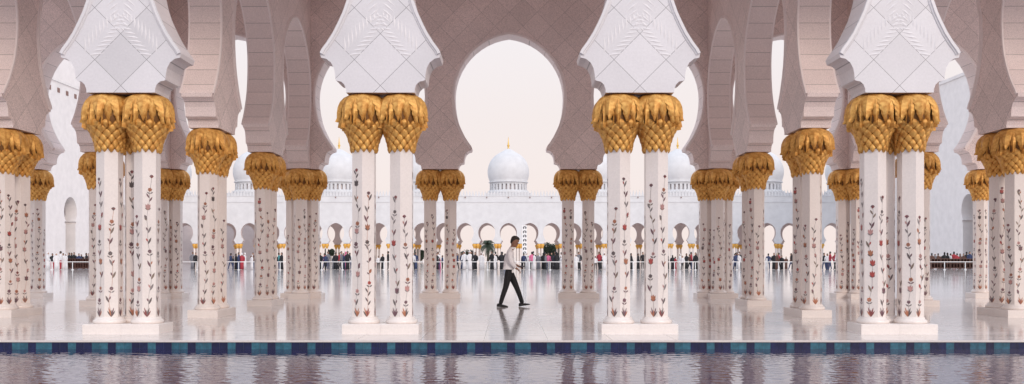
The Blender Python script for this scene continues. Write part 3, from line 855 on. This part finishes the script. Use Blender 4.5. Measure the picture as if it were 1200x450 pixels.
def far_person(kind, stride, rnd):
    mb = MB()                # material slots: 0 top, 1 bottom, 2 skin, 3 hair or scarf
    if kind == 'robe':
        mb.loft([ring(0, 0, .02, .21, .19), ring(0, 0, .5, .185, .16), ring(0, 0, .95, .19, .14), ring(0, 0, 1.2, .20, .13), ring(0, 0, 1.38, .21, .12), ring(0, 0, 1.45, .10, .09), ring(0, 0, 1.5, .06, .06)], 0)
        for s in (-1, 1): limb(mb, [(s*.20, -.02, 1.38, .065), (s*.25, -.03, 1.15, .07), (s*.24, -.12, .92, .06), (s*.20, -.2, .88, .035)], 0)
    else:
        for s in (-1, 1):
            f = stride*s
            limb(mb, [(s*.10+f*.0, -f-.07, .02, .055), (s*.10, -f, .10, .05), (s*.10, -f*.55, .48, .065), (s*.09, 0, .88, .09)], 1)
            limb(mb, [(s*.20, 0, 1.38, .055), (s*.25, .03+f*.4, 1.12, .05), (s*.25, -.06-f*.7, .88, .042)], 0)
            limb(mb, [(s*.25, -.06-f*.7, .885, .036), (s*.25, -.08-f*.8, .80, .034)], 2)
        mb.loft([ring(0, 0, .84, .17, .12), ring(0, 0, 1.0, .16, .11), ring(0, 0, 1.2, .19, .12), ring(0, 0, 1.38, .21, .11), ring(0, 0, 1.45, .09, .08), ring(0, 0, 1.5, .055, .055)], 0)
    hd = [ring(0, 0, 1.46, .05, .05), ring(0, -.01, 1.52, .065, .08), ring(0, -.01, 1.60, .078, .095), ring(0, 0, 1.67, .075, .09), ring(0, 0, 1.72, .045, .055), ring(0, 0, 1.735, .01, .01)]
    mb.loft(hd, 2)
    hr = [ring(0, .03, 1.50 if kind == 'robe' else 1.56, .075, .07), ring(0, .02, 1.62, .086, .092), ring(0, .012, 1.69, .080, .092), ring(0, .005, 1.74, .045, .05), ring(0, .005, 1.752, .01, .01)]
    mb.loft(hr, 3)
    return mb
protos = {}
def visitor(px, Y, kind, top, bot, scarf, rz, sc, idx):
    rnd = random.Random(idx)
    st = (.0, .14, .24)[idx % 3] if kind == 'trousers' else 0
    key = (kind, top, bot, scarf, st, idx % 2)
    if key not in protos:
        mts = [CL[top], CL[bot], SK[idx % 2], CL[scarf] if scarf else HAIR]
        protos[key] = far_person(kind, st, rnd).build_mesh('person', mts)
    o = mesh_obj('person', protos[key], None, (X_at(px, Y)*U, Y*U, 0), rz); o.scale = (sc, sc, sc)
    return o
rnd = random.Random(20)
crowd = []
def add(px, kind, top, bot='black', scarf=None, Y=None): crowd.append([px, kind, top, bot, scarf, Y])
def mix(a, b, n, pal='dark'):
    for i in range(n):
        px = min(b, max(a, a+(b-a)*(i+.5)/n+rnd.uniform(-3, 3)))
        r = rnd.random()
        if pal == 'dark':
            if r < .30: add(px, 'robe', 'black', scarf='black')
            elif r < .5: add(px, 'robe', 'white', scarf='white')
            elif r < .88: add(px, 'trousers', rnd.choice(['black', 'navy', 'grey', 'brown', 'red', 'white']), rnd.choice(['black', 'navy']))
            else: add(px, 'robe', rnd.choice(['navy', 'brown', 'grey', 'red']), scarf=rnd.choice(['black', 'white', 'beige']))
        else:
            if r < .25: add(px, 'robe', 'white', scarf='white')
            elif r < .5: add(px, 'robe', 'black', scarf='black')
            else: add(px, 'trousers', rnd.choice(['white', 'teal', 'navy', 'pink', 'beige', 'grey', 'red']), rnd.choice(['black', 'navy', 'grey', 'beige']))
add(56, 'robe', 'white', scarf='white'); add(61.5, 'trousers', 'black', 'red'); add(66, 'robe', 'white', scarf='white'); add(71, 'trousers', 'white', 'red'); add(74, 'robe', 'white', scarf='black'); add(77.5, 'robe', 'white', scarf='white')
for i in range(9): add(81+i*2.9, 'robe', ['black', 'navy', 'brown'][i % 3 if i % 4 == 0 else 0], scarf=['black', 'white'][i == 5], Y=6760+30*(i % 4))
add(226, 'robe', 'grey', scarf='black'); add(229.5, 'trousers', 'black', 'black')
mix(266, 299, 8); mix(319, 331, 3); add(327, 'trousers', 'teal', 'navy')
mix(373, 410, 13); add(405, 'robe', 'pink', scarf='pink')
mix(438, 455, 3); add(484, 'trousers', 'white', 'black'); add(487, 'robe', 'navy', scarf='black')
mix(510, 519, 3); add(515, 'robe', 'pink', scarf='white')
mix(534, 557, 7); mix(549, 557, 2, 'light'); mix(560, 566, 2, 'light'); mix(574, 592, 5); mix(575, 590, 2, 'light')
mix(610, 660, 19, 'light'); mix(612, 655, 4)
mix(672, 682, 3); mix(695, 710, 4); mix(737, 754, 3); mix(782, 822, 12)
mix(858, 868, 4); add(862, 'trousers', 'navy', 'navy'); mix(897, 930, 10); mix(963, 984, 6)
for i in range(15): add(1092+i*3.7, rnd.choice(['robe', 'trousers']), rnd.choice(['black', 'black', 'brown', 'white', 'red', 'navy', 'grey']), 'black', rnd.choice(['black', 'black', 'white', None]), Y=6760+40*(i % 4))
crowd.sort(key=lambda c: c[0])
for i, (px, kind, top, bot, scarf, Y) in enumerate(crowd):
    Y = Y or rnd.choice([6330, 6420, 6520, 6640])+rnd.uniform(-20, 20)
    visitor(px, Y, kind, top, bot, scarf, rnd.choice([0, 1.57, -1.57, 3.14, .6, -.8])+rnd.uniform(-.3, .3), rnd.choice([rnd.uniform(.92, 1.06), rnd.uniform(.92, 1.06), rnd.uniform(.74, .98)]), i)
    o = COL.objects[-1]
    wear = f'{top} robe' if kind == 'robe' else f'{top} top, {bot} trousers'
    hd = f' and {scarf} scarf' if scarf and scarf != top else ''
    tag(o, f'visitor in {wear}{hd}, {ordn(i+1)} from left along the barrier', 'person', 'visitors behind the white barrier')

# ------------------------------------------------------------------ the walking man
MX, MY = X_at(599.0, 1605.0)*U, 1605.0*U
man = empty('person', (MX, MY, 0))
tag(man, 'man in white shirt and black trousers walking right across the marble, head bowed', 'person')
SKIN = plain('tanned_skin', (.25, .125, .08), .5, var=.1)
SHIRT = plain('white_shirt_cotton', (.80, .79, .81), .8, var=.05, bump=.5, bscale=18)
TROU = plain('black_trouser_wool', (.010, .010, .012), .8, bump=.4, bscale=16)
SHOE = plain('black_shoe_leather', (.012, .010, .010), .3)
def skinned(name, verts, edges, mat, parent, sub=2, root=0):
    me = bpy.data.meshes.new(name); me.from_pydata([v[:3] for v in verts], edges, []); me.materials.append(mat)
    o = mesh_obj(name, me, parent)
    sk = o.modifiers.new('skin', 'SKIN'); sk.use_smooth_shade = True; sk.branch_smoothing = .6
    sv = me.skin_vertices[0].data
    for i, v in enumerate(verts):
        rr = v[3]; sv[i].radius = rr if isinstance(rr, tuple) else (rr, rr)
        sv[i].use_root = (i == root)
    ss = o.modifiers.new('sub', 'SUBSURF'); ss.levels = sub; ss.render_levels = sub
    return o
# side view, +x is forward; y: near side is -y
hip = (-.015, 0, .93)
# body (bare skin, one continuous mesh): pelvis, spine, neck, head, arms, legs
B = [(-.06, 0, .95, .06), (-.05, 0, 1.12, .07), (-.03, 0, 1.32, .075), (.02, 0, 1.44, .055), (.052, 0, 1.50, .05),
     (-.035, -.155, 1.36, .035), (-.005, -.21, 1.11, .034), (.12, -.19, .965, .032), (.17, -.175, .935, .026),
     (-.035, .155, 1.36, .035), (.0, .21, 1.12, .034), (.14, .16, 1.03, .032), (.20, .13, 1.0, .026),
     (-.07, -.08, .84, .05), (-.125, -.09, .49, .045), (-.27, -.09, .11, .036),
     (-.03, .08, .84, .05), (.13, .09, .50, .045), (.275, .09, .13, .036)]
Eb = [(0, 1), (1, 2), (2, 3), (3, 4), (2, 5), (5, 6), (6, 7), (7, 8), (2, 9), (9, 10), (10, 11), (11, 12), (0, 13), (13, 14), (14, 15), (0, 16), (16, 17), (17, 18)]
body = skinned('body', B, Eb, SKIN, man)
# shirt
T_ = [(-.062, 0, .985, (.142, .132)), (-.06, 0, 1.08, (.158, .14)), (-.045, 0, 1.22, (.182, .145)), (-.025, 0, 1.36, (.165, .13)), (.012, 0, 1.445, (.075, .075)),
      (-.03, -.15, 1.375, .082), (-.03, -.195, 1.24, .070), (-.005, -.215, 1.11, .064), (.06, -.205, 1.03, .056), (.13, -.19, .965, .047),
      (-.03, .15, 1.375, .082), (-.02, .195, 1.24, .070), (.0, .215, 1.12, .06), (.08, .19, 1.07, .053), (.15, .165, 1.025, .046)]
Et = [(0, 1), (1, 2), (2, 3), (3, 4), (3, 5), (5, 6), (6, 7), (7, 8), (8, 9), (3, 10), (10, 11), (11, 12), (12, 13), (13, 14)]
skinned('shirt', T_, Et, SHIRT, man, root=1)
# trousers
L_ = [(-.062, 0, 1.04, (.118, .108)), (-.06, 0, .93, (.128, .13)), (-.075, -.082, .83, (.106, .10)), (-.095, -.088, .66, .092), (-.135, -.09, .48, .074), (-.205, -.09, .28, .064), (-.272, -.09, .055, .054),
      (-.025, .082, .83, (.103, .10)), (.06, .09, .66, .092), (.13, .09, .50, .074), (.205, .09, .31, .064), (.285, .09, .07, .054)]
El = [(0, 1), (1, 2), (2, 3), (3, 4), (4, 5), (5, 6), (1, 7), (7, 8), (8, 9), (9, 10), (10, 11)]
skinned('trousers', L_, El, TROU, man, root=1)
# belt with a pale card hanging at the hip
b = MB(); b.loft([[(-.062+.128*math.cos(t*math.pi/10), -.0+.122*math.sin(t*math.pi/10), z) for t in range(20)] for z in (.965, .985)], 0, False)
b.build('belt', SHOE, man)
b = MB(); b.box(.02, .062, -.150, -.140, .85, .92); b.build('card', M['white'], man)
# shoes
def shoe(x, y, z, rx, pitch):
    s = MB(); rg = []
    for (t, wd, hh) in ((-.085, .022, .05), (-.075, .036, .085), (-.03, .042, .10), (.04, .044, .075), (.11, .05, .055), (.165, .046, .045), (.195, .028, .03), (.203, .008, .015)):
        rg.append([(t, wd*math.cos(2*math.pi*i/12), max(0, hh/2+hh/2*math.sin(2*math.pi*i/12))) for i in range(12)])
    s.loft(rg, 0)
    o = s.build('shoe', SHOE, man, loc=(x, y, z)); o.rotation_euler = (0, pitch, 0)
    sf = o.modifiers.new('s', 'SUBSURF'); sf.levels = 1; sf.render_levels = 1
shoe(-.275, -.09, .0, 0, R(2)); shoe(.275, .09, .012, 0, R(-9))
# head: profile facing +x, bowed
def head():
    h = MB(); rows = []
    # z (from chin), front, back, half width
    data = [(-.03, .015, -.050, .042), (0, .065, -.055, .046), (.015, .078, -.065, .055), (.04, .082, -.080, .062), (.055, .080, -.088, .065), (.075, .086, -.094, .068), (.088, .102, -.098, .070),
            (.105, .088, -.100, .072), (.12, .078, -.103, .074), (.14, .086, -.105, .076), (.17, .084, -.104, .077), (.20, .066, -.092, .070), (.222, .035, -.065, .052), (.235, .0, -.02, .02)]
    n = 20
    for z, f, bk, w_ in data:
        cx = (f+bk)/2; rx = (f-bk)/2; r_ = []
        for i in range(n):
            a = 2*math.pi*i/n; x = cx+rx*math.cos(a)
            yy = w_*math.sin(a)
            if math.cos(a) > .8 and .05 < z < .11: yy *= .55      # nose stays narrow
            r_.append((x, yy, z))
        rows.append(r_)
    h.loft(rows, 0)
    for s in (-1, 1):     # ears
        h.loft([[(-.012+.018*math.cos(t*.785), s*yy, .10+.030*math.sin(t*.785)) for t in range(8)] for yy in (.068, .082)], 0)
    h.lathe([(.046, -.09), (.046, .0)], 12, 0, cx=-.02)           # neck
    return h
hd = head().build('head', SKIN, man, loc=(.058, 0, 1.505)); hd.rotation_euler = (0, R(20), 0); hd.scale = (1.06, 1.06, 1.06)
EYE_W = plain('eye_white', (.7, .68, .65), .3); LIP = plain('lips', (.24, .09, .075), .5)
for s in (-1, 1):
    q = MB(); q.lathe([(.001, -.009), (.009, -.005), (.011, 0), (.009, .005), (.001, .009)], 10); e_ = q.build('eye', EYE_W, hd, loc=(.069, s*.032, .122))
    q = MB(); q.box(-.004, .006, -.014, .014, -.003, .003); q.build('eyebrow', HAIR, hd, loc=(.081, s*.032, .143))
q = MB(); q.box(-.004, .004, -.02, .02, -.005, .005); q.build('mouth', LIP, hd, loc=(.079, 0, .047))
hr = MB(); rows = []
for z, f, bk, w_ in [(.05, -.055, -.098, .060), (.09, -.045, -.110, .078), (.13, -.020, -.114, .082), (.165, .05, -.115, .084), (.19, .088, -.112, .083), (.215, .078, -.098, .074), (.24, .045, -.07, .055), (.25, .0, -.03, .025)]:
    rows.append([((f+bk)/2+(f-bk)/2*math.cos(2*math.pi*i/20), w_*math.sin(2*math.pi*i/20), z) for i in range(20)])
hr.loft(rows, 0); hr.build('hair', HAIR, hd)
COLLAR = plain('shirt_collar', (.72, .70, .71), .8)
q = MB(); q.loft([[(.02+r_*math.cos(t*math.pi/8), r_*math.sin(t*math.pi/8), z) for t in range(16)] for r_, z in ((.078, 1.435), (.062, 1.485), (.058, 1.485), (.07, 1.43))], 0, False)
q.build('collar', COLLAR, man)
# hands: palm plus five separate curled fingers
def hand(x, y, z, fy, nm='hand'):
    V = [(0, 0, 0, (.022, .016)), (.035, 0, -.006, (.030, .015)), (.07, 0, -.012, (.032, .013))]
    E = [(0, 1), (1, 2)]
    for i, (o_, L) in enumerate(((-.026, .9), (-.009, 1.0), (.009, .95), (.026, .75))):
        k = len(V); V += [(.078, o_, -.013, .0088), (.078+.032*L, o_*1.05, -.024, .008), (.078+.05*L, o_*1.05, -.048*L, .0074), (.078+.045*L, o_*1.0, -.068*L, .0064)]
        E += [(2, k), (k, k+1), (k+1, k+2), (k+2, k+3)]
    k = len(V); V += [(.03, -fy*.034, -.008, .0095), (.055, -fy*.048, -.022, .009), (.078, -fy*.044, -.036, .0075)]; E += [(1, k), (k, k+1), (k+1, k+2)]
    o = skinned(nm, V, E, SKIN, man, 1); o.location = (x, y, z); return o
h1 = hand(.15, -.187, .955, -1); h1.rotation_euler = (0, R(35), R(10))
h2 = hand(.17, .155, 1.018, 1); h2.rotation_euler = (0, R(10), R(-35))
ph = MB(); ph.box(-.035, .035, -.072, .072, -.004, .004); po = ph.build('phone', M['dark'], None, loc=(MX+.26, MY+.09, 1.0))
po.rotation_euler = (0, R(-35), R(60)); tag(po, 'dark mobile phone held low in the walking man\'s hand', 'phone')
